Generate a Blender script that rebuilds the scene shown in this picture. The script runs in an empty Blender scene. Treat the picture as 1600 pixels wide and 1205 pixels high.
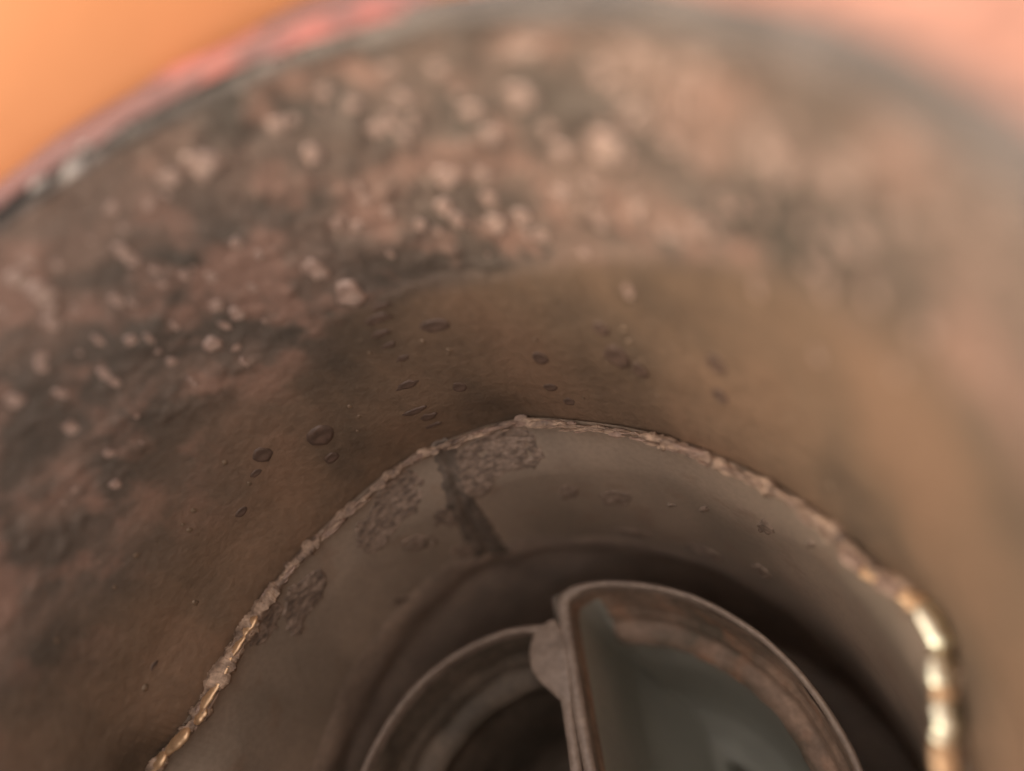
import bpy, math, random
from mathutils import Matrix, Vector, noise
S = bpy.context.scene
C = S.collection
random.seed(7)
R = math.radians

# ------------------------------------------------------------------ camera
cam = bpy.data.objects.new('camera', bpy.data.cameras.new('camera'))
C.objects.link(cam); S.camera = cam
cam.matrix_world = Matrix(((0.89833048, 0.41069854, 0.15597777, 0.68727449),
                           (-0.21858595, 0.72582475, -0.65222589, -0.39437407),
                           (-0.38108075, 0.55181985, 0.74180342, 1.75327890),
                           (0, 0, 0, 1)))
cam.data.sensor_width = 36
cam.data.lens = 1150 / 1600 * 36
cam.data.clip_start = 0.02; cam.data.clip_end = 500
cam.data.dof.use_dof = True
cam.data.dof.focus_distance = 2.15
cam.data.dof.aperture_fstop = 0.23
cam.data.dof.aperture_blades = 0

# ------------------------------------------------------------------ sky, sun, exposure (open shade, hazy sky)
SUN_EL, SUN_AZ = R(33), R(-95)           # azimuth clockwise from +y
w = bpy.data.worlds.new('World'); S.world = w; w.use_nodes = True
nt = w.node_tree; nt.nodes.clear()
sky = nt.nodes.new('ShaderNodeTexSky'); sky.sky_type = 'NISHITA'; sky.sun_disc = False
sky.sun_elevation = SUN_EL; sky.sun_rotation = SUN_AZ
sky.air_density = 1.0; sky.dust_density = 4.0; sky.ozone_density = 0.4
mixw = nt.nodes.new('ShaderNodeMix'); mixw.data_type = 'RGBA'
mixw.inputs[0].default_value = 0.55
mixw.inputs[7].default_value = (7.6, 6.6, 5.6, 1)      # pale warm overcast veil
bg = nt.nodes.new('ShaderNodeBackground'); bg.inputs[1].default_value = 0.12
ow = nt.nodes.new('ShaderNodeOutputWorld')
nt.links.new(sky.outputs[0], mixw.inputs[6]); nt.links.new(mixw.outputs[2], bg.inputs[0]); nt.links.new(bg.outputs[0], ow.inputs[0])
sl = bpy.data.lights.new('sun', 'SUN'); sl.energy = 0.6; sl.angle = R(12); sl.color = (1.0, 0.86, 0.7)
sun = bpy.data.objects.new('sun', sl); C.objects.link(sun)
sd = Vector((math.sin(SUN_AZ) * math.cos(SUN_EL), math.cos(SUN_AZ) * math.cos(SUN_EL), math.sin(SUN_EL)))
sun.rotation_euler = sd.to_track_quat('Z', 'Y').to_euler()
S.view_settings.view_transform = 'Standard'; S.view_settings.look = 'None'
S.view_settings.gamma = 1; S.view_settings.exposure = 1.4

# ------------------------------------------------------------------ helpers
def mesh_obj(name, verts, faces, mat, parent=None, smooth=True, loc=None):
    me = bpy.data.meshes.new(name); me.from_pydata(verts, [], faces); me.update()
    if smooth: me.polygons.foreach_set('use_smooth', [True] * len(me.polygons))
    if mat: me.materials.append(mat)
    o = bpy.data.objects.new(name, me); C.objects.link(o)
    if loc is not None: o.location = loc
    if parent: o.parent = parent
    return o
def tag(o, label=None, cat=None, group=None, kind=None):
    for k, v in (('label', label), ('category', cat), ('group', group), ('kind', kind)):
        if v: o[k] = v
    return o
def grid(fn, nu, nv, closed=True, flip=False):
    """u round the axis, v along the profile"""
    vs = []; fs = []
    for j in range(nv):
        for i in range(nu):
            vs.append(fn(i / (nu if closed else nu - 1), j / (nv - 1)))
    for j in range(nv - 1):
        for i in range(nu if closed else nu - 1):
            a = j * nu + i; b = j * nu + (i + 1) % nu
            f = (a, b, b + nu, a + nu)
            fs.append(f[::-1] if flip else f)
    return vs, fs
def P(phi, r, z):                       # phi in degrees clockwise from +y seen from above
    a = R(phi); return (r * math.sin(a), r * math.cos(a), z)
def fbm(x, y, z, o=4): return noise.fractal((x, y, z), 1.0, 2.1, o)
def sstep(a, b, x):
    t = min(1, max(0, (x - a) / (b - a))); return t * t * (3 - 2 * t)

# ------------------------------------------------------------------ materials
def ramp(nt, stops, fac):
    r = nt.nodes.new('ShaderNodeValToRGB'); el = r.color_ramp.elements
    while len(el) < len(stops): el.new(0.5)
    for e, (p, c) in zip(el, stops): e.position = p; e.color = (*c, 1) if len(c) == 3 else c
    nt.links.new(fac, r.inputs[0]); return r.outputs[0]
def mat(name, stops, scale=(6, 6, 6), rough=(0.4, 0.7), metal=0.0, bump=0.02, detail=6, fine=40.0, spec=0.5,
        second=None, distortion=0.3, stops_pos=(0.35, 0.65), coat=0.0, vary=.2, zone=None):
    m = bpy.data.materials.new(name); m.use_nodes = True; nt = m.node_tree
    b = nt.nodes['Principled BSDF']; L = nt.links.new
    tc = nt.nodes.new('ShaderNodeTexCoord'); mp = nt.nodes.new('ShaderNodeMapping'); mp.inputs['Scale'].default_value = scale
    L(tc.outputs['Object'], mp.inputs[0])
    n1 = nt.nodes.new('ShaderNodeTexNoise'); n1.inputs['Scale'].default_value = 1; n1.inputs['Detail'].default_value = detail
    n1.inputs['Distortion'].default_value = distortion
    L(mp.outputs[0], n1.inputs[0])
    if len(stops) == 1: stops = stops * 2
    st = [(stops_pos[0] + (stops_pos[1] - stops_pos[0]) * i / (len(stops) - 1), c) for i, c in enumerate(stops)]
    col = ramp(nt, st, n1.outputs[0])
    n2 = nt.nodes.new('ShaderNodeTexNoise'); n2.inputs['Scale'].default_value = fine; n2.inputs['Detail'].default_value = 8
    L(tc.outputs['Object'], n2.inputs[0])
    if second:                          # second colour in separate patches: (scale, threshold, colour, amount)
        sc_, th, c2, am = second
        n3 = nt.nodes.new('ShaderNodeTexNoise'); n3.inputs['Scale'].default_value = sc_; n3.inputs['Detail'].default_value = 5
        mp3 = nt.nodes.new('ShaderNodeMapping'); mp3.inputs['Location'].default_value = (3.1, 7.7, 1.3)
        L(tc.outputs['Object'], mp3.inputs[0]); L(mp3.outputs[0], n3.inputs[0])
        f = ramp(nt, [(th - .06, (0, 0, 0)), (th + .06, (am, am, am))], n3.outputs[0])
        mx = nt.nodes.new('ShaderNodeMix'); mx.data_type = 'RGBA'
        L(f, mx.inputs[0]); L(col, mx.inputs[6]); mx.inputs[7].default_value = (*c2, 1); col = mx.outputs[2]
    if zone:                            # 'zone' vertex attribute: 1 = scabbed upper wall, 0 = smoother oxide lower down
        at = nt.nodes.new('ShaderNodeAttribute'); at.attribute_name = 'zone'
        n4 = nt.nodes.new('ShaderNodeTexNoise'); n4.inputs['Scale'].default_value = 1; n4.inputs['Detail'].default_value = 5
        mp4 = nt.nodes.new('ShaderNodeMapping'); mp4.inputs['Scale'].default_value = (2.4, 2.4, 1.2)
        L(tc.outputs['Object'], mp4.inputs[0]); L(mp4.outputs[0], n4.inputs[0])
        lowc = ramp(nt, [(.34 + .3 * i / (len(zone) - 1), c) for i, c in enumerate(zone)], n4.outputs[0])
        mz = nt.nodes.new('ShaderNodeMix'); mz.data_type = 'RGBA'
        L(at.outputs['Fac'], mz.inputs[0]); L(lowc, mz.inputs[6]); L(col, mz.inputs[7]); col = mz.outputs[2]
    # small value variation
    hv = nt.nodes.new('ShaderNodeHueSaturation'); mr0 = nt.nodes.new('ShaderNodeMapRange')
    mr0.inputs[1].default_value = .3; mr0.inputs[2].default_value = .7; mr0.inputs[3].default_value = 1 - vary; mr0.inputs[4].default_value = 1 + vary
    L(n2.outputs[0], mr0.inputs[0]); L(mr0.outputs[0], hv.inputs['Value']); L(col, hv.inputs['Color'])
    L(hv.outputs[0], b.inputs['Base Color'])
    mr = nt.nodes.new('ShaderNodeMapRange'); mr.inputs[1].default_value = .3; mr.inputs[2].default_value = .7
    mr.inputs[3].default_value = rough[0]; mr.inputs[4].default_value = rough[1]
    L(n1.outputs[0], mr.inputs[0]); L(mr.outputs[0], b.inputs['Roughness'])
    b.inputs['Metallic'].default_value = metal; b.inputs['Specular IOR Level'].default_value = spec
    b.inputs['Coat Weight'].default_value = coat
    bp = nt.nodes.new('ShaderNodeBump'); bp.inputs['Distance'].default_value = bump; bp.inputs['Strength'].default_value = 0.6
    L(n2.outputs[0], bp.inputs['Height']); L(bp.outputs[0], b.inputs['Normal'])
    return m
M = {}
M['wall'] = mat('pitted_wall_metal', [(.105, .085, .067), (.165, .125, .098), (.27, .182, .137)], (2.8, 3.2, 5.0), (.6, .75), .08, .008,
                second=(6, .57, (.39, .23, .17), .75), zone=[(.115, .086, .062), (.215, .142, .093), (.27, .168, .108)], vary=.08, spec=.3, distortion=.6)
M['dark_soot'] = mat('dark_soot', [(.13, .105, .08), (.24, .185, .14)], (5, 5, 5), (.5, .7), .1, .005)  # depth shade of the bores put into a darker colour
M['clean'] = mat('oxidised_pimple', [(.2, .135, .09), (.27, .18, .11)], (2.2, 2.2, 1.1), (.4, .55), .2, .005)
M['lip'] = mat('grey_lip_metal', [(.08, .062, .05), (.115, .09, .072), (.20, .16, .135)], (5, 5, 5), (.45, .65), .2, .01)
M['pale'] = mat('pale_flake', [(.34, .28, .24), (.5, .43, .38)], (9, 9, 9), (.5, .7), 0, .005)
M['red'] = mat('red_paint', [(.38, .11, .085), (.50, .16, .12)], (7, 7, 7), (.45, .6), 0, .006, second=(4, .46, (.17, .085, .07), .9))
M['shell'] = mat('outer_shell_metal', [(.2, .16, .13), (.3, .24, .19)], (4, 4, 4), (.4, .6), .3, .01)
M['crust'] = mat('crust', [(.17, .115, .085), (.38, .26, .185), (.60, .42, .30)], (22, 22, 22), (.45, .8), .1, .01, fine=90)
M['flake'] = mat('crust_flake', [(.26, .17, .13), (.46, .31, .23)], (30, 30, 30), (.35, .6), .15, .006, fine=90)
M['gold'] = mat('bare_gold_metal', [(.96, .84, .60), (.98, .90, .72)], (9, 9, 9), (.3, .4), 1.0, .001)  # near-white gold, coloured for the ring's glints
M['tan'] = mat('tan_weld_metal', [(.72, .45, .25), (.88, .60, .36)], (14, 14, 14), (.3, .5), .6, .005)
M['sleeve'] = mat('grey_sleeve_metal', [(.34, .27, .208), (.42, .325, .25), (.49, .375, .285)], (2.5, 2.5, 1.6), (.4, .55), .1, .001, fine=60, vary=.08, second=(9, .62, (.36, .25, .18), .5))
M['patch'] = mat('rust_scale', [(.17, .125, .097), (.31, .228, .175), (.46, .34, .265)], (30, 30, 60), (.5, .8), .05, .008, fine=70)
M['soot'] = mat('sooty_metal', [(.42, .33, .265), (.58, .45, .355)], (5, 5, 5), (.5, .7), .1, .005)  # pale even brown of the wall below the sleeve
M['seam'] = mat('dark_seam', [(.15, .12, .095), (.25, .195, .155)], (15, 15, 15), (.45, .7), .1, .006)
M['blister'] = mat('rust_blister', [(.28, .185, .145), (.42, .285, .225), (.62, .45, .36)], (11, 11, 11), (.3, .45), .1, .01)
M['dark_blister'] = mat('dark_rust_blister', [(.115, .075, .056), (.18, .115, .085)], (12, 12, 12), (.4, .6), .1, .006)
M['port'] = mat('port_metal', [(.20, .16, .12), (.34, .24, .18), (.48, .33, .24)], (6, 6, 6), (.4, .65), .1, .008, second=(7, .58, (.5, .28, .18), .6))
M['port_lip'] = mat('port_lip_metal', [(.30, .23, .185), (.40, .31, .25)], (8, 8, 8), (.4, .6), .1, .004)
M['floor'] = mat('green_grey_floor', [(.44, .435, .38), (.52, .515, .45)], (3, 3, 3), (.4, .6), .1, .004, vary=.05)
M['orange'] = mat('orange_surface', [(.54, .212, .078), (.61, .25, .10)], (1.5, 1.5, 1.5), (.5, .65), 0, .0, spec=.3, vary=.0)
M['ground'] = mat('salmon_ground', [(.43, .205, .14), (.50, .245, .17)], (1.2, 1.2, 1.2), (.6, .8), 0, .01, spec=.2, vary=.03)

# ------------------------------------------------------------------ where the marks sit on the wall: (angle, height, half width, half height)
LIGHT= [(-10.2, 1.04, 0.021, 0.0202), (6.3, 0.799, 0.0303, 0.0359), (7.8, 0.696, 0.0433, 0.0441), (29.4, 0.935, 0.0325, 0.03), (29.9, 1.128, 0.0235, 0.0149), (16.3, 1.069, 0.0293, 0.0221), (4.8, 1.148, 0.0521, 0.0337), (0.7, 1.149, 0.0263, 0.0221), (-11.8, 0.751, 0.0277, 0.0219), (-8.7, 0.776, 0.0141, 0.0221), (-23.8, 0.833, 0.0152, 0.0214), (-31.8, 0.818, 0.0189, 0.0282), (-28.9, 0.895, 0.0147, 0.0193), (-20.2, 1.098, 0.034, 0.0306), (27.0, 0.862, 0.0239, 0.0243), (32.1, 0.794, 0.0342, 0.0307), (27.7, 0.823, 0.0208, 0.0202), (19.7, 0.877, 0.0182, 0.0157), (-16.5, 0.867, 0.0106, 0.016), (-19.4, 1.022, 0.0099, 0.0121), (-14.4, 0.957, 0.0087, 0.0151), (-13.3, 0.849, 0.0114, 0.0167), (-17.6, 0.694, 0.0113, 0.0173), (-20.4, 1.141, 0.02, 0.0197), (43.1, 1.103, 0.0378, 0.027), (50.3, 1.007, 0.0456, 0.0366), (55.1, 1.073, 0.0296, 0.0207), (51.3, 0.872, 0.0259, 0.0466), (63.7, 0.946, 0.0146, 0.0234), (58.2, 0.862, 0.0381, 0.0232), (68.3, 1.095, 0.0249, 0.0307), (69.6, 1.058, 0.021, 0.0268), (75.4, 1.102, 0.0375, 0.0277), (63.5, 1.194, 0.0328, 0.0138), (53.4, 1.151, 0.0286, 0.0187), (45.8, 1.193, 0.045, 0.0157), (42.4, 0.875, 0.0216, 0.02), (46.0, 0.816, 0.0185, 0.0298), (46.0, 0.599, 0.0151, 0.0272), (64.0, 0.75, 0.0137, 0.0247), (82.4, 0.921, 0.0158, 0.0221), (70.2, 0.641, 0.011, 0.0198), (72.4, 0.861, 0.0141, 0.0253), (77.4, 0.915, 0.0148, 0.0211), (82.2, 1.133, 0.0262, 0.0155), (79.1, 1.079, 0.0217, 0.0181), (79.8, 0.775, 0.0114, 0.0206), (87.1, 0.938, 0.0109, 0.0197), (37.6, 1.025, 0.0236, 0.0168), (25.2, 1.078, 0.0279, 0.0158), (24.1, 1.141, 0.0242, 0.0129), (36.8, 1.081, 0.0288, 0.0163), (44.5, 1.034, 0.0223, 0.017), (15.0, 1.154, 0.0314, 0.0172), (35.8, 0.807, 0.0266, 0.026), (32.9, 0.863, 0.0264, 0.0212), (37.1, 0.753, 0.0244, 0.022), (22.5, 0.825, 0.0213, 0.0183), (15.0, 0.869, 0.0215, 0.0171), (54.0, 0.815, 0.0232, 0.0201), (46.5, 0.911, 0.0176, 0.0168), (71.4, 0.975, 0.0175, 0.0203), (66.4, 0.954, 0.0141, 0.0194), (73.8, 0.965, 0.0145, 0.02), (-20.8, 0.934, 0.0132, 0.0175), (-27.4, 0.973, 0.0143, 0.0159), (-10.1, 0.957, 0.0131, 0.0137), (-10.8, 0.655, 0.0115, 0.0159), (-2.1, 0.826, 0.0137, 0.0148), (54.7, 1.116, 0.024, 0.0139), (58.1, 1.037, 0.0244, 0.0184), (59.9, 1.13, 0.0225, 0.0158), (35.6, 1.172, 0.0276, 0.0123), (30.3, 1.191, 0.0227, 0.011), (22.3, 1.178, 0.024, 0.0123)]
DARK= [(12.1, 0.235, 0.0221, 0.0263), (27.5, 0.312, 0.0222, 0.0324), (39.9, 0.332, 0.0359, 0.0553), (42.5, 0.284, 0.0241, 0.0362), (39.3, 0.442, 0.023, 0.0313), (55.1, 0.404, 0.0247, 0.0444), (26.3, 0.173, 0.0225, 0.021), (54.3, 0.271, 0.0225, 0.0369), (-11.5, 0.297, 0.0419, 0.0459), (-13.1, 0.198, 0.0241, 0.0236), (-19.9, 0.365, 0.0273, 0.0354), (-29.1, 0.259, 0.0205, 0.0168), (15.3, 0.501, 0.0415, 0.0283), (28.1, 0.099, 0.0202, 0.0224), (-55.0, 0.182, 0.016, 0.0107), (-22.9, 0.327, 0.0184, 0.014)]
TICKS= [(8.068, 0.584), (7.991, 0.533), (6.36, 0.482), (7.073, 0.418), (5.562, 0.314), (3.935, 0.202), (3.682, 0.153), (4.032, 0.103), (9.699, 0.619)]
PATCH={
 'A': [(-11.004, -0.022), (-5.299, -0.018), (-4.211, -0.106), (-8.757, -0.19), (-12.392, -0.187), (-15.63, -0.214), (-19.513, -0.247), (-22.428, -0.205), (-21.992, -0.146), (-18.896, -0.077), (-16.569, -0.087)] ,
 'B': [(3.172, -0.059), (8.053, -0.038), (15.429, -0.02), (18.362, -0.064), (18.567, -0.156), (16.065, -0.201), (11.358, -0.19), (7.744, -0.201), (5.809, -0.251), (2.279, -0.279), (0.537, -0.229), (-0.078, -0.172)] ,
 'C': [(-6.508, -0.234), (-3.651, -0.236), (-2.907, -0.3), (-4.337, -0.371), (-6.865, -0.344), (-7.393, -0.311), (-9.698, -0.317)] ,
 'D': [(-15.42, -0.274), (-12.277, -0.297), (-10.368, -0.358), (-11.171, -0.408), (-15.514, -0.369), (-16.926, -0.308)] ,
 'D2': [(-9.852, -0.468), (-5.374, -0.504), (-7.037, -0.592), (-10.601, -0.574), (-12.156, -0.516)] ,
 'E': [(-35.117, -0.051), (-29.362, -0.099), (-30.134, -0.163), (-34.355, -0.204), (-37.827, -0.193), (-41.078, -0.225), (-42.439, -0.197), (-40.701, -0.142), (-39.831, -0.1)] ,
 'G': [(-44.331, -0.025), (-41.603, -0.004), (-38.729, -0.015), (-38.075, -0.074), (-42.57, -0.115), (-46.139, -0.094), (-47.755, -0.058)] ,
 'F': [(16.278, -0.356), (18.999, -0.32), (21.739, -0.348), (19.679, -0.42), (16.196, -0.425)] ,
 'H': [(24.708, -0.4), (27.929, -0.365), (31.542, -0.379), (31.856, -0.416), (28.516, -0.486), (24.624, -0.48)] ,
 'I': [(57.018, -0.274), (59.136, -0.207), (60.378, -0.243), (59.203, -0.315), (56.887, -0.344)] ,
 'J': [(52.084, -0.716), (54.203, -0.658), (56.35, -0.708), (56.066, -0.763), (53.673, -0.787)] ,
 'K': [(37.437, -0.76), (40.207, -0.701), (45.719, -0.756), (44.491, -0.849), (40.622, -0.844)] ,
 'L': [(23.272, -0.68), (28.713, -0.69), (32.544, -0.712), (29.094, -0.758), (23.726, -0.739)] ,
 'M': [(66.855, -0.162), (68.117, -0.147), (68.4, -0.18), (67.026, -0.212)] ,
 'N': [(45.011, -0.376), (47.099, -0.334), (47.749, -0.352), (45.663, -0.404)] ,
 'O': [(38.399, -0.422), (39.694, -0.401), (39.908, -0.423), (38.603, -0.445)] ,
 'Q': [(-27.121, -0.495), (-24.121, -0.536), (-24.628, -0.574), (-27.645, -0.545)] ,
 'SEAM': [(.2, .004), (4.4, .012), (3.9, -.078), (1.6, -.204), (1.2, -.345), (-.2, -.5), (-1.5, -.7), (-8, -.62), (-6.9, -.466), (-5.2, -.33), (-4.3, -.24), (-1.6, -.12)] ,
}
CR= [(-68.5, 1.064), (-60.7, 0.968), (-53.1, 0.965), (-46.1, 0.966), (-33.2, 0.976), (-15.7, 0.993), (-4.1, 1.028), (8.6, 1.025), (18.1, 1.04), (27.7, 0.999), (39.2, 0.992), (50.6, 0.982), (58.1, 0.987), (68.8, 0.991), (77.8, 0.992), (83.9, 1.033), (87.4, 1.039), (92.1, 1.004), (102.1, 0.931)]
# ------------------------------------------------------------------ radii of the place
H = 1.24
def crust_r(phi):
    phi = (phi + 180) % 360 - 180
    pts = [(-180, 1.0), (-110, 1.0), (-80, 1.03)] + CR + [(112, .955), (135, 1.0), (180, 1.0)]
    for (a, ra), (b, rb) in zip(pts, pts[1:]):
        if a <= phi <= b: return ra + (rb - ra) * (phi - a) / (b - a)
    return 1.0
CRT = [crust_r(i * .5 - 180) for i in range(721)]
def cr(phi, k=3):
    i = int(round(((phi + 180) % 360) * 2)); return sum(CRT[(i + d) % 720] for d in range(-k, k + 1)) / (2 * k + 1)
def zstep(phi):
    p = (phi + 180) % 360 - 180
    return .62 + .3 * sstep(25, 95, p) * (1 - sstep(110, 170, p)) - .04 * sstep(10, -40, p)
def wall_r(phi, z):
    base = 1.03 - .012 * z / H + .02 * math.sin(math.pi * z / H)
    k = sstep(.22, 0, z)
    return base * (1 - k) + k * (cr(phi, 8) + .03)
def wall_d(phi, z):
    x, y, _ = P(phi, 1, 0)
    zs = zstep(phi) + .025 * fbm(x * 2, y * 2, 1.1)
    up = sstep(zs - .015, zs + .05, z)
    d = .006 * up * sstep(-12, 30, (phi + 180) % 360 - 180)
    d += .007 * fbm(x * 3, y * 3, z * 2.5)
    d -= up * .014 * max(0, fbm(x * 8, y * 8, z * 8, 3)) + (.006 * max(0, fbm(x * 24, y * 24, z * 20, 3)) * up)
    d += .001 * fbm(x * 20, y * 20, z * 14, 3)
    d += (1 - up) * .0025 * fbm(x * 14, y * 14, z * 2.0, 3)
    return d
def wall_point(phi, z): return wall_r(phi, z) + wall_d(phi, z)

# ------------------------------------------------------------------ surroundings
def gfn(u, v):
    x = -60 + 120 * u; y = -60 + 120 * v
    return (x, y, -3.2 + .03 * fbm(x * .6, y * .6, 0))
gv, gf = grid(gfn, 160, 160, closed=False)
tag(mesh_obj('ground', gv, gf, M['ground']), 'blurred salmon pink surface beyond the rim at the top right', kind='structure')

# smooth orange rounded body lying behind the rim, its side running straight across the corner
root_o = bpy.data.objects.new('orange_panel', None)  # generic orange form, its identity left open
def ofn(u, v):
    a = 2 * math.pi * u; t = v
    x = -3.4 + 4.1 * t
    rr = .62 * (1 - .9 * sstep(.93, 1.0, t) ** 2) * (1 - .9 * sstep(.07, 0, t) ** 2)
    rr *= 1 + .02 * fbm(x, 0, 3)
    y = 1.79 + .12 * max(0, x + .35) + .02 * (x + .2) ** 2 + rr * math.cos(a)
    z = 1.10 + (rr * .95 if math.sin(a) > 0 else rr / .62 * 4.4) * math.sin(a)
    y += .12 * sstep(0, .5, -math.sin(a))
    return (x, y, z)
ov, of = grid(ofn, 64, 60)
tag(mesh_obj('orange_panel', ov, of, M['orange']),
    'smooth rounded orange surface, out of focus, crossing the top left corner behind the rim', 'panel')

# ------------------------------------------------------------------ the pipe
pipe = bpy.data.objects.new('metal_pipe', None); C.objects.link(pipe); pipe.location = (0, 0, -3.2)
tag(pipe, 'wide corroded metal pipe with a crusted ring and two D-shaped ports deep inside', 'pipe')
inv = Matrix.Translation((0, 0, 3.2))
def part(name, verts, faces, mat_, parent=None, **k):
    o = mesh_obj(name, verts, faces, mat_, None, **k)
    pr = parent or pipe
    o.parent = pr
    if pr is pipe: o.location = Vector(o.location) + Vector((0, 0, 3.2))
    return o

def zone(phi, z):
    p = (phi + 180) % 360 - 180; x, y, _ = P(phi, 1, 0)
    lw = sstep(8, -12, p) + .5 * sstep(60, 80, p); zs = zstep(phi) - .1 * sstep(8, -12, p)
    return sstep(zs - .03 - .24 * lw, zs + .06 + .2 * lw, z + .10 * fbm(x * 3, y * 3, z * 3) * (.3 + lw))
def add_zone(o, vs):
    at = o.data.attributes.new('zone', 'FLOAT', 'POINT')
    at.data.foreach_set('value', [zone(math.degrees(math.atan2(x, y)), z) for x, y, z in vs])
# pitted upper wall
NU = 1100
def wf_up(u, v):
    phi = u * 360 - 180; z0 = zstep(phi) - .05
    z = z0 + (H - .0 - z0) * v
    return P(phi, wall_point(phi, z), z)
vs, fs = grid(wf_up, NU, 110)
wall = part('pitted_wall', vs, fs, M['wall']); add_zone(wall, vs)
def wf_lo(u, v):
    phi = u * 360 - 180; z1 = zstep(phi) - .05
    z = -.06 + (z1 + .06) * v
    return P(phi, wall_point(phi, max(z, 0)), z)
vs, fs = grid(wf_lo, NU, 90)
lower = part('lower_wall', vs, fs, M['wall']); add_zone(lower, vs)

# rolled lip
def lipf(u, v):
    phi = u * 360; a = math.pi * (1.15 * v - .075)
    pl = (phi + 180) % 360 - 180; lf = sstep(-110, -60, pl) * (1 - sstep(10, 40, pl))
    x, y, _ = P(phi, 1, 0)
    rr = .037 + .006 * fbm(x * 7, y * 7, v * 3) 
    n = .003 * fbm(x * 40, y * 40, v * 9)
    return P(phi, 1.052 + .024 * lf - (rr + n) * math.cos(a) * (1 + .35 * lf), H + .0 + (rr + n) * math.sin(a) * .9)
vs, fs = grid(lipf, 700, 20, flip=False)
lip = part('rolled_lip', vs, fs, M['lip'])
def redf(u, v):
    phi = -75 + 112 * u; a = math.pi * (.26 + .78 * v)
    x, y, _ = P(phi, 1, 0)
    edge = .10 * fbm(x * 12, y * 12, 0) * (1 - v)
    a += edge
    rr = .0515 + .006 * fbm(x * 7, y * 7, v * 3) - .012 * sstep(.06, 0, u) - .012 * sstep(.94, 1, u)
    k = 1.35 + 1.5 * sstep(-30, 12, phi)
    return P(phi, 1.076 - (rr + .002) * (k if math.cos(a) < 0 else 1.35) * math.cos(a), H + rr * math.sin(a) * .9)
vs, fs = grid(redf, 260, 12, closed=False)
o = part('red_paint_patch', vs, fs, M['red'], lip); o['label'] = 'red paint left on the far left of the lip'
def shf(u, v):
    phi = u * 360; x, y, _ = P(phi, 1, 0)
    z = H - .01 - (H + 3.19) * v
    return P(phi, 1.095 + .06 * sstep(.3, -.2, z) + .004 * fbm(x * 5, y * 5, v * 6), z)
vs, fs = grid(shf, 240, 60)
part('outer_shell', vs, fs, M['shell'])

def pale(phi, r, z, s, k):
    vs = []; fs = []
    for j in range(6):
        for i in range(8):
            a = 2 * math.pi * i / 8; b = math.pi * j / 5
            d = Vector((math.sin(b) * math.cos(a), math.sin(b) * math.sin(a), math.cos(b)))
            kk = 1 + .5 * noise.noise(d * 1.5 + Vector((k * 3.1, 0, 0)))
            vs.append((d.x * s * 1.5 * kk, d.y * s * kk * .8, d.z * s * .6 * kk))
    for j in range(5):
        for i in range(8): q = j * 8 + i; w_ = j * 8 + (i + 1) % 8; fs.append((q, q + 8, w_ + 8, w_))
    o = mesh_obj('pale_flake', vs, fs, M['pale']); o.parent = lip; o.location = P(phi, r, z); o.rotation_euler = (0, 0, -R(phi))
rp = random.Random(5)
for k in range(22):
    pale(rp.uniform(-24, 4), rp.uniform(1.03, 1.06), H + rp.uniform(.01, .035), rp.uniform(.008, .024), k)
# blisters on the wall: each its own raised scab
def blister(phi, z, hw, hh, m, parent, name, lift=.5, ring=False):
    r = wall_point(phi, z); na, nr = 11, 4
    vs = []; fs = []; sd_ = random.random() * 50
    cx, cy, cz = P(phi, r, z)
    rad = Vector((-math.sin(R(phi)), -math.cos(R(phi)), 0)); tan = Vector((math.cos(R(phi)), -math.sin(R(phi)), 0)); up = Vector((0, 0, 1))
    h = min(hw, hh) * lift
    vs.append(rad * (h * (.35 if ring else 1)))
    for j in range(1, nr + 1):
        q = j / nr
        for i in range(na):
            a = 2 * math.pi * i / na
            wob = 1 + (.22 if ring else .55) * noise.noise((math.cos(a) * 1.3 + sd_, math.sin(a) * 1.3, 0)) 
            if ring: hgt = h * max(0, math.sin(q * math.pi)) ** .7 * (1.0) + h * .35 * (1 - q)
            else: hgt = h * math.sqrt(max(0, 1 - q * q)) + h * .15 * noise.noise((q * 4, a, sd_))
            if j == nr: hgt = -.02
            p = tan * (hw * q * wob * math.cos(a)) + up * (hh * q * wob * math.sin(a)) 
            th = math.asin(max(-1, min(1, p.dot(tan) / r)))
            vs.append(p + rad * (hgt - r * (1 - math.cos(th)) * -1.0))
    for i in range(na): fs.append((0, 1 + i, 1 + (i + 1) % na))
    for j in range(nr - 1):
        for i in range(na):
            a = 1 + j * na + i; b = 1 + j * na + (i + 1) % na
            fs.append((a, a + na, b + na, b))
    o = mesh_obj(name, [tuple(v) for v in vs], fs, m)
    o.parent = parent; o.location = (cx, cy, cz)
    return o
for (phi, z, hw, hh) in LIGHT: blister(phi, z, hw * .95, hh * 1.25, M['blister'], wall, 'blister', .22)
rs = random.Random(3)
for k in range(130):
    phi = rs.uniform(-45, 105); z = zstep(phi) + .02 + (H - zstep(phi) - .04) * rs.random() ** .8
    s = rs.uniform(.006, .022)
    blister(phi, z, s * rs.uniform(.7, 1.4), s * rs.uniform(.8, 1.5), M['blister'], wall, 'blister', .2)
for (phi, z, hw, hh) in DARK:
    blister(phi, z, hw * 1.25, hh * 1.1, M['dark_blister'], lower, 'dark_pit', .06, ring=True)
for (phi, z) in TICKS:
    blister(phi + rs.uniform(-.8, .8), z, rs.uniform(.022, .055), rs.uniform(.009, .019), M['dark_blister'], lower, 'seam_ripple', .16)
for k in range(28):
    phi = rs.uniform(-60, 100); z = rs.uniform(.08, .5); s = rs.uniform(.006, .012)
    blister(phi, z, s, s * 1.1, M['clean'], lower, 'small_pimple', .4)

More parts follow.
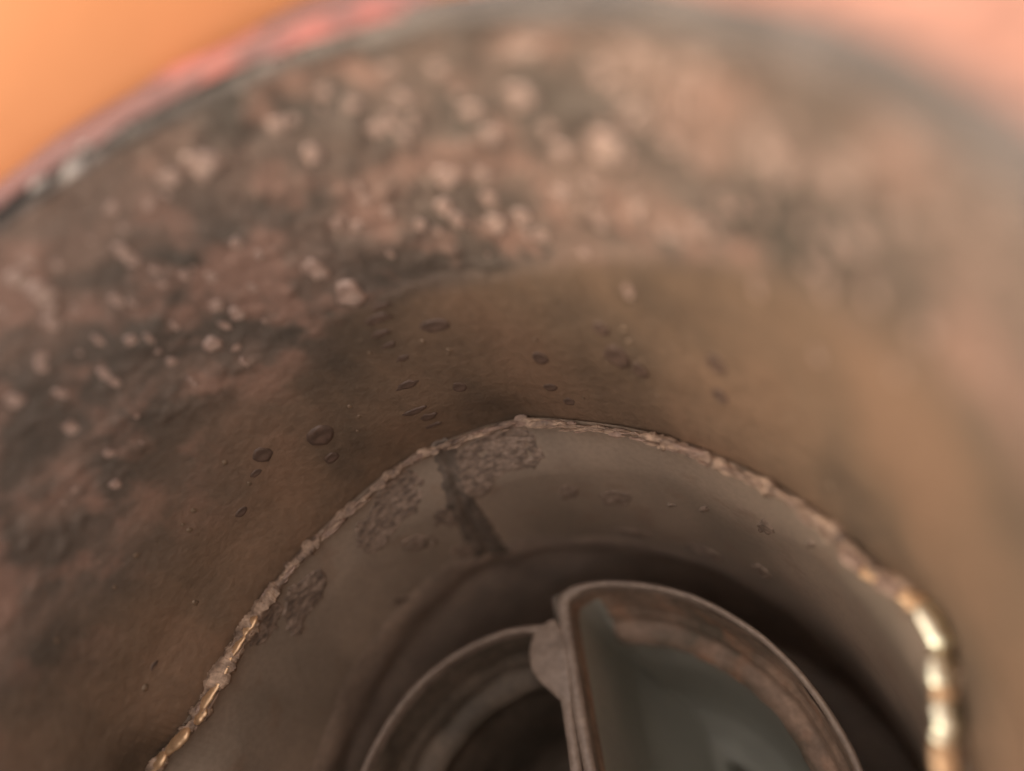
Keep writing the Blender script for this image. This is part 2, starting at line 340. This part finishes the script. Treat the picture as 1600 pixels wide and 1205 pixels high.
# crusted ring: rough ledge where the inner sleeve ends
def crf(u, v):
    phi = u * 360 - 180; x, y, _ = P(phi, 1, 0); a = 2 * math.pi * v
    big = fbm(x * 9, y * 9, 0, 3); pp = phi; fat = 1 - .62 * sstep(6, 16, pp) * (1 - sstep(30, 44, pp)) + .6 * sstep(-20, -35, pp) + .3 * sstep(55, 75, pp) - .75 * sstep(82, 87, pp) * (1 - sstep(108, 114, pp))
    th = (.012 + .013 * big + .009 * fbm(x * 17, y * 17, 2)) * fat * .85
    th = max(.004, th)
    ca, sa = math.cos(a), math.sin(a); sg = R(phi)
    wv = .5 * noise.noise((sg * 9, ca, 4))
    n = .012 * (.3 - abs(noise.noise((sg * 16, ca * 3.2 + wv, sa * 3.2)))) * 1.4 + .007 * (.25 - abs(noise.noise((sg * 48, ca * 4, sa * 4)))) + .004 * noise.noise((sg * 140, ca * 3, sa * 3))
    n += .006 * (1 if noise.noise((sg * 22, ca * 1.2, 11)) > .18 else 0)
    n *= min(1, th / .011)
    r0 = cr(phi, 2) + .010 + .010 * fbm(x * 13, y * 13, 5)
    z0 = .0 + .006 * fbm(x * 12, y * 12, 9)
    return P(phi, r0 - (th * 1.15 + n) * math.cos(a), z0 + (th * .8 + n) * math.sin(a))
vs, fs = grid(crf, 3600, 17, flip=True)
crust = part('crust_ring', vs, fs, M['crust'])

def chunk(name, phi, dr, z, sx, sy, sz, m, parent, tilt=0, seed=0, det=3):
    """angular rough lump; sx along the ring, sy radial, sz up"""
    r = cr(phi, 1) + dr
    vs = []; fs = []; nu, nv = 8, 6
    for j in range(nv + 1):
        b = math.pi * j / nv
        for i in range(nu):
            a = 2 * math.pi * i / nu
            d = Vector((math.sin(b) * math.cos(a), math.sin(b) * math.sin(a), math.cos(b)))
            k = 1 + .45 * noise.noise(d * 1.6 + Vector((seed, seed * 2.3, 0))) + .2 * noise.noise(d * 4 + Vector((seed, 0, 0)))
            p = Vector((d.x * sx, d.y * sy, d.z * sz)) * k
            vs.append(tuple(p))
    for j in range(nv):
        for i in range(nu):
            a = j * nu + i; b = j * nu + (i + 1) % nu
            fs.append((a, a + nu, b + nu, b))
    o = mesh_obj(name, vs, fs, m, smooth=(det == 3))
    o.parent = parent; o.location = P(phi, r, z); o.rotation_euler = (tilt, 0, -R(phi))
    return o
for k in range(250):
    phi = rs.uniform(-70, 100)
    if 80 < phi < 104 and rs.random() < .8: continue
    s = .004 + .013 * rs.random() ** 2.2
    chunk('crust_flake', phi, rs.uniform(-.012, .014), rs.uniform(-.006, .014), s * rs.uniform(1.2, 3.6), s * rs.uniform(.4, .9), s * rs.uniform(.2, .6),
          M['flake'] if rs.random() < .6 else M['crust'], crust, rs.uniform(-.9, .9), k * 1.7, 2)
# beads added as bright glints at the right and lower left of the ring
BE = [(87.2, .060, .033, 'gold'), (91.9, .044, .032, 'gold'), (94.4, .020, .028, 'tan'), (96.6, .042, .031, 'gold'), (98.8, .018, .028, 'gold'), (101.0, .04, .028, 'tan'), (104, .045, .026, 'tan'), (108, .05, .026, 'tan'),
      (83.9, .026, .024, 'tan'), (81.2, .030, .025, 'flake'), (78.8, .018, .018, 'tan'), (76.0, .030, .023, 'flake'), (-43.6, .034, .018, 'tan'), (-47.5, .038, .016, 'tan'), (-51.5, .048, .018, 'tan'), (-56.0, .052, .021, 'tan'),
      (-59.6, .024, .020, 'tan'), (-64.0, .044, .026, 'tan'), (-67.6, .036, .026, 'tan'), (-70.5, .034, .026, 'gold'), (-74, .04, .022, 'gold')]
def bead(phi, sx, st, m, seed):
    r = cr(phi, 1) - .008; na, nl = 10, 13; vs = []; fs = []
    for j in range(nl):
        t = -1 + 2 * j / (nl - 1); k = max(.12, 1 - abs(t) ** (6 if phi < 84 else 4)) ** .5 * (1 + (.45 if phi < 84 else .2) * noise.noise((t * 1.7, seed, 0)))
        dx = .007 * noise.noise((t, seed * 2, 5))
        for i in range(na):
            a = 2 * math.pi * i / na
            zz = math.sin(a); zz = math.copysign(abs(zz) ** .55, zz)  # top flattened so the bead mirrors the sky as a glint
            vs.append((t * sx, st * k * math.cos(a) + dx, st * .4 * k * zz + .002 * noise.noise((t * 3, a, seed))))
    for j in range(nl - 1):
        for i in range(na):
            a = j * na + i; b = j * na + (i + 1) % na; fs.append((a, b, b + na, a + na))
    fs.append(tuple(range(na))[::-1]); fs.append(tuple(range((nl - 1) * na, nl * na)))
    o = mesh_obj('bare_metal_bead', vs, fs, m); o.parent = crust
    o.location = P(phi, r, .014); q0 = cr(phi + 2, 1) - cr(phi - 2, 1)
    o.rotation_euler = (0, 0, -R(phi) + math.atan2(q0, R(4) * r))
    return o
for i, (phi, sx, st, m) in enumerate(BE):
    o = bead(phi, sx * (1 if phi < 84 else .88), st * (.74 if phi < 0 else .80), M[m], 31 + i * 2.2)
    o['label'] = 'bright bare metal bead' if m == 'gold' else 'tan worn bead'

# inner sleeve with a groove along its seam
def seam_phi(z): 
    zz = [(0, 2.4), (-.1, 1.5), (-.35, -2.2), (-.55, -3.9), (-.75, -6.8), (-1.2, -12)]
    for (a, pa), (b, pb) in zip(zz, zz[1:]):
        if z >= b: return pa + (pb - pa) * (a - z) / (a - b)
    return -12
def sleeve_r(phi, z):
    k = sstep(-.25, 0, z)
    r = .985 * (1 - k) + k * (cr(phi, 14) + .020)
    x, y, _ = P(phi, 1, 0)
    r += .0025 * fbm(x * 4, y * 4, z * 3) + .0006 * fbm(x * 25, y * 25, z * 20)
    d = abs(((phi + 180) % 360 - 180) - seam_phi(z)) / 1.2
    return r + .010 * max(0, 1 - d * d)
ZE = [(-180, -.7), (-60, -.60), (-40, -.56), (-12, -.54), (3, -.62), (15, -.73), (35, -.85), (56, -1.0), (69, -1.12), (90, -1.2), (180, -.7)]  # sleeve end shaped along the edge of the shaded band
def zend(phi):
    p = (phi + 180) % 360 - 180
    for (a, za), (b, zb) in zip(ZE, ZE[1:]):
        if a <= p <= b: return za + (zb - za) * sstep(0, 1, (p - a) / (b - a))
def slf(u, v):
    phi = u * 360 - 180; z = .01 + (zend(phi) - .01) * v
    return P(phi, sleeve_r(phi, z), z)
vs, fs = grid(slf, 1080, 90, flip=True)
sleeve = part('inner_sleeve', vs, fs, M['sleeve'])
def ffn(u, v):          # below the sleeve an added undercut, widened so the band falls into shade
    phi = u * 360 - 180; ze = zend(phi); x, y, _ = P(phi, 1, 0)
    r0 = sleeve_r(phi, ze)
    if v < .35:
        q = v / .35; r = r0 + .06 * q ** 2.0; z = ze - .28 * q
    elif v < .7: q = (v - .35) / .35; r = r0 + .06 + .06 * q; z = ze - .28 + (-2.3 - ze + .28) * q
    else: q = (v - .7) / .3; r = r0 + .12 - (r0 + .12) * .98 * q; z = -2.3 - .01 * q
    n = .012 * fbm(x * 7, y * 7, z * 7) * sstep(0, .3, v)
    return P(phi, r + n, z)
vs, fs = grid(ffn, 300, 60, flip=True)
part('lower_chamber', vs, fs, M['soot'])

# rust patches on the sleeve: scaly slabs a millimetre or so proud
def inside(p, poly):
    c = False; j = len(poly) - 1
    for i in range(len(poly)):
        (xi, yi), (xj, yj) = poly[i], poly[j]
        if (yi > p[1]) != (yj > p[1]) and p[0] < (xj - xi) * (p[1] - yi) / (yj - yi) + xi: c = not c
        j = i
    return c
def patch(name, poly, m, thick, crinkle, step=.0034, jag=.010, freq=60, hole=0.0):
    pl = [(a * R(1), z) for a, z in poly]
    x0 = min(p[0] for p in pl) - .015; x1 = max(p[0] for p in pl) + .015; z0 = min(p[1] for p in pl) - .015; z1 = max(p[1] for p in pl) + .015
    nx = int((x1 - x0) / step) + 1; nz = int((z1 - z0) / step) + 1
    vid = {}; vs = []; fs = []
    def cell(i, j):
        x = x0 + (i + .5) * step; z = z0 + (j + .5) * step
        if not inside((x + jag * fbm(x * 30, z * 30, 3), z + jag * fbm(x * 30, z * 30, 8)), pl): return False
        return fbm(x * 16, z * 16, 12, 3) > -1 + hole
    on = {(i, j) for i in range(nx) for j in range(nz) if cell(i, j)}
    def vert(i, j):
        if (i, j) in vid: return vid[i, j]
        x = x0 + i * step; z = z0 + j * step
        nb = sum(((i - a, j - b) in on) for a in (0, 1) for b in (0, 1))
        edge = nb < 4
        x += step * .45 * noise.noise((x * 200, z * 200, 1)); z += step * .45 * noise.noise((x * 200, z * 200, 5))
        wx = x + .02 * noise.noise((x * 18, z * 18, 7)); wz = z + .02 * noise.noise((x * 18, z * 18, 17))
        rid = max(0, 1 - abs(noise.noise((wx * freq * .55, wz * freq * 1.7, 2))) * 5) * .8 + max(0, 1 - abs(noise.noise((wx * freq * 1.3, wz * freq * 1.3, 22))) * 5) * .5
        h = -.004 if edge else thick + crinkle * (rid + .6 * fbm(x * freq * 1.7, z * freq * 1.7, 4, 2))
        phi = x / R(1)
        vid[i, j] = len(vs); vs.append(P(phi, sleeve_r(phi, z) - max(h, -.004), z)); return vid[i, j]
    for (i, j) in sorted(on): fs.append((vert(i, j), vert(i + 1, j), vert(i + 1, j + 1), vert(i, j + 1)))
    if not fs: return
    return part(name, vs, [f[::-1] for f in fs], m, sleeve, smooth=True)
for k, poly in PATCH.items():
    if k == 'SEAM':
        o = patch('seam_strip', poly, M['seam'], .0022, .0012, step=.005, jag=.012, freq=25); o['label'] = 'dark strip down the sleeve seam'
    elif k in 'EGIMNOJ': patch('peeling_flake', poly, M['patch'], .005, .002, freq=30, jag=.016)
    else: patch('rust_patch', poly, M['patch'], .0012, .0034, hole=(.55 if k in ('D', 'D2', 'L', 'K', 'F') else .35))

# ------------------------------------------------------------------ two D-shaped ports with rolled lips
ZL = -.65
BX, BS = .028, .115
def bar_x(y): return BX + BS * y
def d_outline(side, R0, cx0, cy0, n=150, rc=.12, gap=.001, inset=0.0):
    """closed D: straight side along the bar, arc of radius R0, rounded corners"""
    R0 -= inset; g = gap + inset
    raw = []
    # the chord at distance g from the bar line
    import cmath
    ux, uy = BS, 1.0; l = math.hypot(ux, uy); ux /= l; uy /= l
    nx, ny = (uy, -ux) if side > 0 else (-uy, ux)
    ox, oy = BX + nx * g - cx0 + BS * cy0, ny * g
    b = ox * ux + oy * uy; c = ox * ox + oy * oy - R0 * R0
    t1 = -b + math.sqrt(b * b - c); t0 = -b - math.sqrt(b * b - c)
    A = (ox + ux * t0, oy + uy * t0); B = (ox + ux * t1, oy + uy * t1)
    m = 90
    for i in range(m): q = i / m; raw.append((A[0] + (B[0] - A[0]) * q, A[1] + (B[1] - A[1]) * q))
    a0 = math.atan2(B[1], B[0]); a1 = math.atan2(A[1], A[0])
    if side > 0:
        while a1 > a0: a1 -= 2 * math.pi
    else:
        while a1 < a0: a1 += 2 * math.pi
    for i in range(2 * m): a = a0 + (a1 - a0) * i / (2 * m); raw.append((R0 * math.cos(a), R0 * math.sin(a)))
    raw = [(p[0] + cx0, p[1] + cy0) for p in raw]
    # resample evenly and smooth the corners
    L_ = [0]
    for p, q in zip(raw, raw[1:] + raw[:1]): L_.append(L_[-1] + math.hypot(q[0] - p[0], q[1] - p[1]))
    tot = L_[-1]; out = []; k = 0
    for i in range(n * 2):
        s = tot * i / (n * 2)
        while L_[k + 1] < s: k += 1
        f = (s - L_[k]) / (L_[k + 1] - L_[k]); p = raw[k]; q = raw[(k + 1) % len(raw)]
        out.append((p[0] + (q[0] - p[0]) * f, p[1] + (q[1] - p[1]) * f))
    w_ = max(2, int(rc / (tot / (n * 2))))
    for it in range(2):
        N = len(out)
        out = [(sum(out[(i + d) % N][0] for d in range(-w_, w_ + 1)) / (2 * w_ + 1), sum(out[(i + d) % N][1] for d in range(-w_, w_ + 1)) / (2 * w_ + 1)) for i in range(N)]
    return out
def loft(rings, flip=False):
    n = len(rings[0]); vs = [p for r in rings for p in r]; fs = []
    for j in range(len(rings) - 1):
        for i in range(n):
            a = j * n + i; b = j * n + (i + 1) % n; f = (a, b, b + n, a + n); fs.append(f[::-1] if flip else f)
    return vs, fs
def port(side, R0, z_off, rc, lab, cx0, cy0, mw, ml):
    z0 = ZL + z_off
    # lip: half-round roll following the outline
    rings = []
    base = d_outline(side, R0, cx0, cy0, rc=rc)
    N = len(base)
    nrm = []
    for i in range(N):
        a = base[i - 1]; b = base[(i + 1) % N]; tx, ty = b[0] - a[0], b[1] - a[1]; l = math.hypot(tx, ty)
        n_ = (ty / l, -tx / l)
        cx = sum(p[0] for p in base) / N; cy = sum(p[1] for p in base) / N
        if n_[0] * (base[i][0] - cx) + n_[1] * (base[i][1] - cy) < 0: n_ = (-n_[0], -n_[1])
        nrm.append(n_)
    def ring(off, z, amp=0.0, fr=9):
        out = []
        for i in range(N):
            x, y = base[i]; d = (off if off < -.05 else off * rw_[i] / rt) + amp * fbm(x * fr, y * fr, z * fr)
            out.append((x + nrm[i][0] * d, y + nrm[i][1] * d, z + .5 * amp * fbm(x * fr + 9, y * fr, z * fr)))
        return out
    rt = .017
    rw_ = [.011 + .009 * sstep(.14, .05, abs(x - bar_x(y))) for x, y in base]
    lipr = [ring(.0, z0 - 1.5, .002)] + [ring(-rt + rt * math.cos(a), z0 + rt * .9 * math.sin(a), .003, 5) for a in [math.pi * k / 8 for k in range(9)]] + [ring(-2 * rt, z0 - .03, .002)]
    vs, fs = loft(lipr)
    body = part('port_lip', vs, fs, M['port_lip']); body['label'] = lab
    # inner wall: flat smooth face along the divider, scabby curved side with a second ledge further down
    g = math.hypot(1, BS)
    flat = [sstep(.16, .08, abs(base[i][0] - bar_x(base[i][1])) / g) for i in range(N)]
    def pring(off, offf, z, amp):
        out = []
        for i in range(N):
            x, y = base[i]; f = flat[i]; offf_ = offf * rw_[i] / rt
            off_ = off * rw_[i] / rt if off > -.05 else off
            n_ = amp * (1 - f * .9) * fbm(x * 7, y * 7, z * 9)
            d = off_ * (1 - f) + offf_ * f + n_
            out.append((x + nrm[i][0] * d, y + nrm[i][1] * d, z + .5 * n_))
        return out
    prof = [(-2 * rt, z0 - .03, .003), (-.042, z0 - .10, .008), (-.05, z0 - .20, .010), (-.06, z0 - .25, .008), (-.11, z0 - .285, .008),
            (-.128, z0 - .31, .008), (-.10, z0 - .36, .012), (-.095, z0 - .44, .014), (-.11, z0 - .6, .01), (-.12, z0 - .85, .006), (-.135, z0 - 1.0, .004), (-.17, z0 - 1.1, .003), (-.25, z0 - 1.17, .002)]
    dense = []
    for (a, b) in zip(prof, prof[1:]):
        for k in range(5): q = k / 5; dense.append(tuple(a[i] + (b[i] - a[i]) * q for i in range(3)))
    dense.append(prof[-1])
    rings = [pring(o_, -2 * rt - .02 * (z0 - z_) - .16 * sstep(.75, 1.25, z0 - z_), z_, a_) for o_, z_, a_ in dense]
    vs, fs = loft(rings)
    fa = [f for f in fs if flat[f[0] % N] > .3 and f[0] // N >= 5]; fb = [f for f in fs if (flat[f[0] % N] <= .3 and f[0] // N < 32) or f[0] // N < 5]; fc = [f for f in fs if flat[f[0] % N] <= .3 and f[0] // N >= 32]
    def sub(ff):
        idx = sorted({i for f in ff for i in f}); mp = {k: n for n, k in enumerate(idx)}
        return [vs[i] for i in idx], [tuple(mp[i] for i in f) for f in ff]
    part('port_wall', *sub(fb), M[mw], body)
    part('lower_bore', *sub(fc), M[ml], body)
    part('divider_face', *sub(fa), M[ml], body)
    last = rings[-1]; cx = sum(p[0] for p in last) / N + .10 * side; cy = sum(p[1] for p in last) / N + .12
    rr = []
    for k in range(22):
        q = k / 21 * .98; dz = -.05 * math.sin(q * math.pi / 2) - .9 * sstep(.36, .72, q)
        rr.append([(p[0] + (cx - p[0]) * q, p[1] + (cy - p[1]) * q, p[2] + dz + .01 * fbm(p[0] * (1 - q) * 6, p[1] * (1 - q) * 6, 1)) for p in last])
    vs, fs = loft(rr[:11])
    part('port_floor', vs, fs, M[ml], body)
    vs, fs = loft(rr[10:]); fs.append(tuple(range(11 * N, 12 * N)))
    part('bore_hole', vs, fs, M['dark_soot'], body)  # hole coloured dark, the shade of its depth is in the material
    return body
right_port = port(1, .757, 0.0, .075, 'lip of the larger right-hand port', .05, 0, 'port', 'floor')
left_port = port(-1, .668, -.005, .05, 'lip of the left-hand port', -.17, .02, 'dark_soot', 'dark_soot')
# tapered lug where the left port's lip meets the bar
def bossf(u, v):
    a = 2 * math.pi * u; q = min(1, v / .8)
    r = math.sin(q * math.pi / 2) ** .9
    ly = math.sin(a); lx = math.cos(a)
    zz = ZL + .020 * math.cos(q * math.pi / 2) + .0
    if v > .8: zz -= .5 * (v - .8)
    yy = .535 + r * ly * (.17 if ly < 0 else .12)
    wdt = .122 * (1 - .45 * sstep(.0, 1, -r * ly))
    xx = bar_x(yy) - .004 - .02 * sstep(0, 1, r * ly) + r * lx * wdt * (1 if lx < 0 else .25)
    return (xx, yy, zz + .002 * fbm(xx * 20, yy * 20, 0))
vs, fs = grid(bossf, 40, 20, flip=False)
part('tapered_lug', vs, fs, M['port_lip'])
# web between the ports, low in the gap
vs = [(bar_x(-.78) - .03, -.78, ZL - .06), (bar_x(-.78) + .03, -.78, ZL - .06), (bar_x(.76) + .03, .76, ZL - .06), (bar_x(.76) - .03, .76, ZL - .06)]
vs += [(x, y, z - .3) for x, y, z in vs]
fs = [(0, 1, 2, 3), (7, 6, 5, 4), (0, 4, 5, 1), (1, 5, 6, 2), (2, 6, 7, 3), (3, 7, 4, 0)]
part('divider_web', vs, fs, M['seam'], smooth=False)
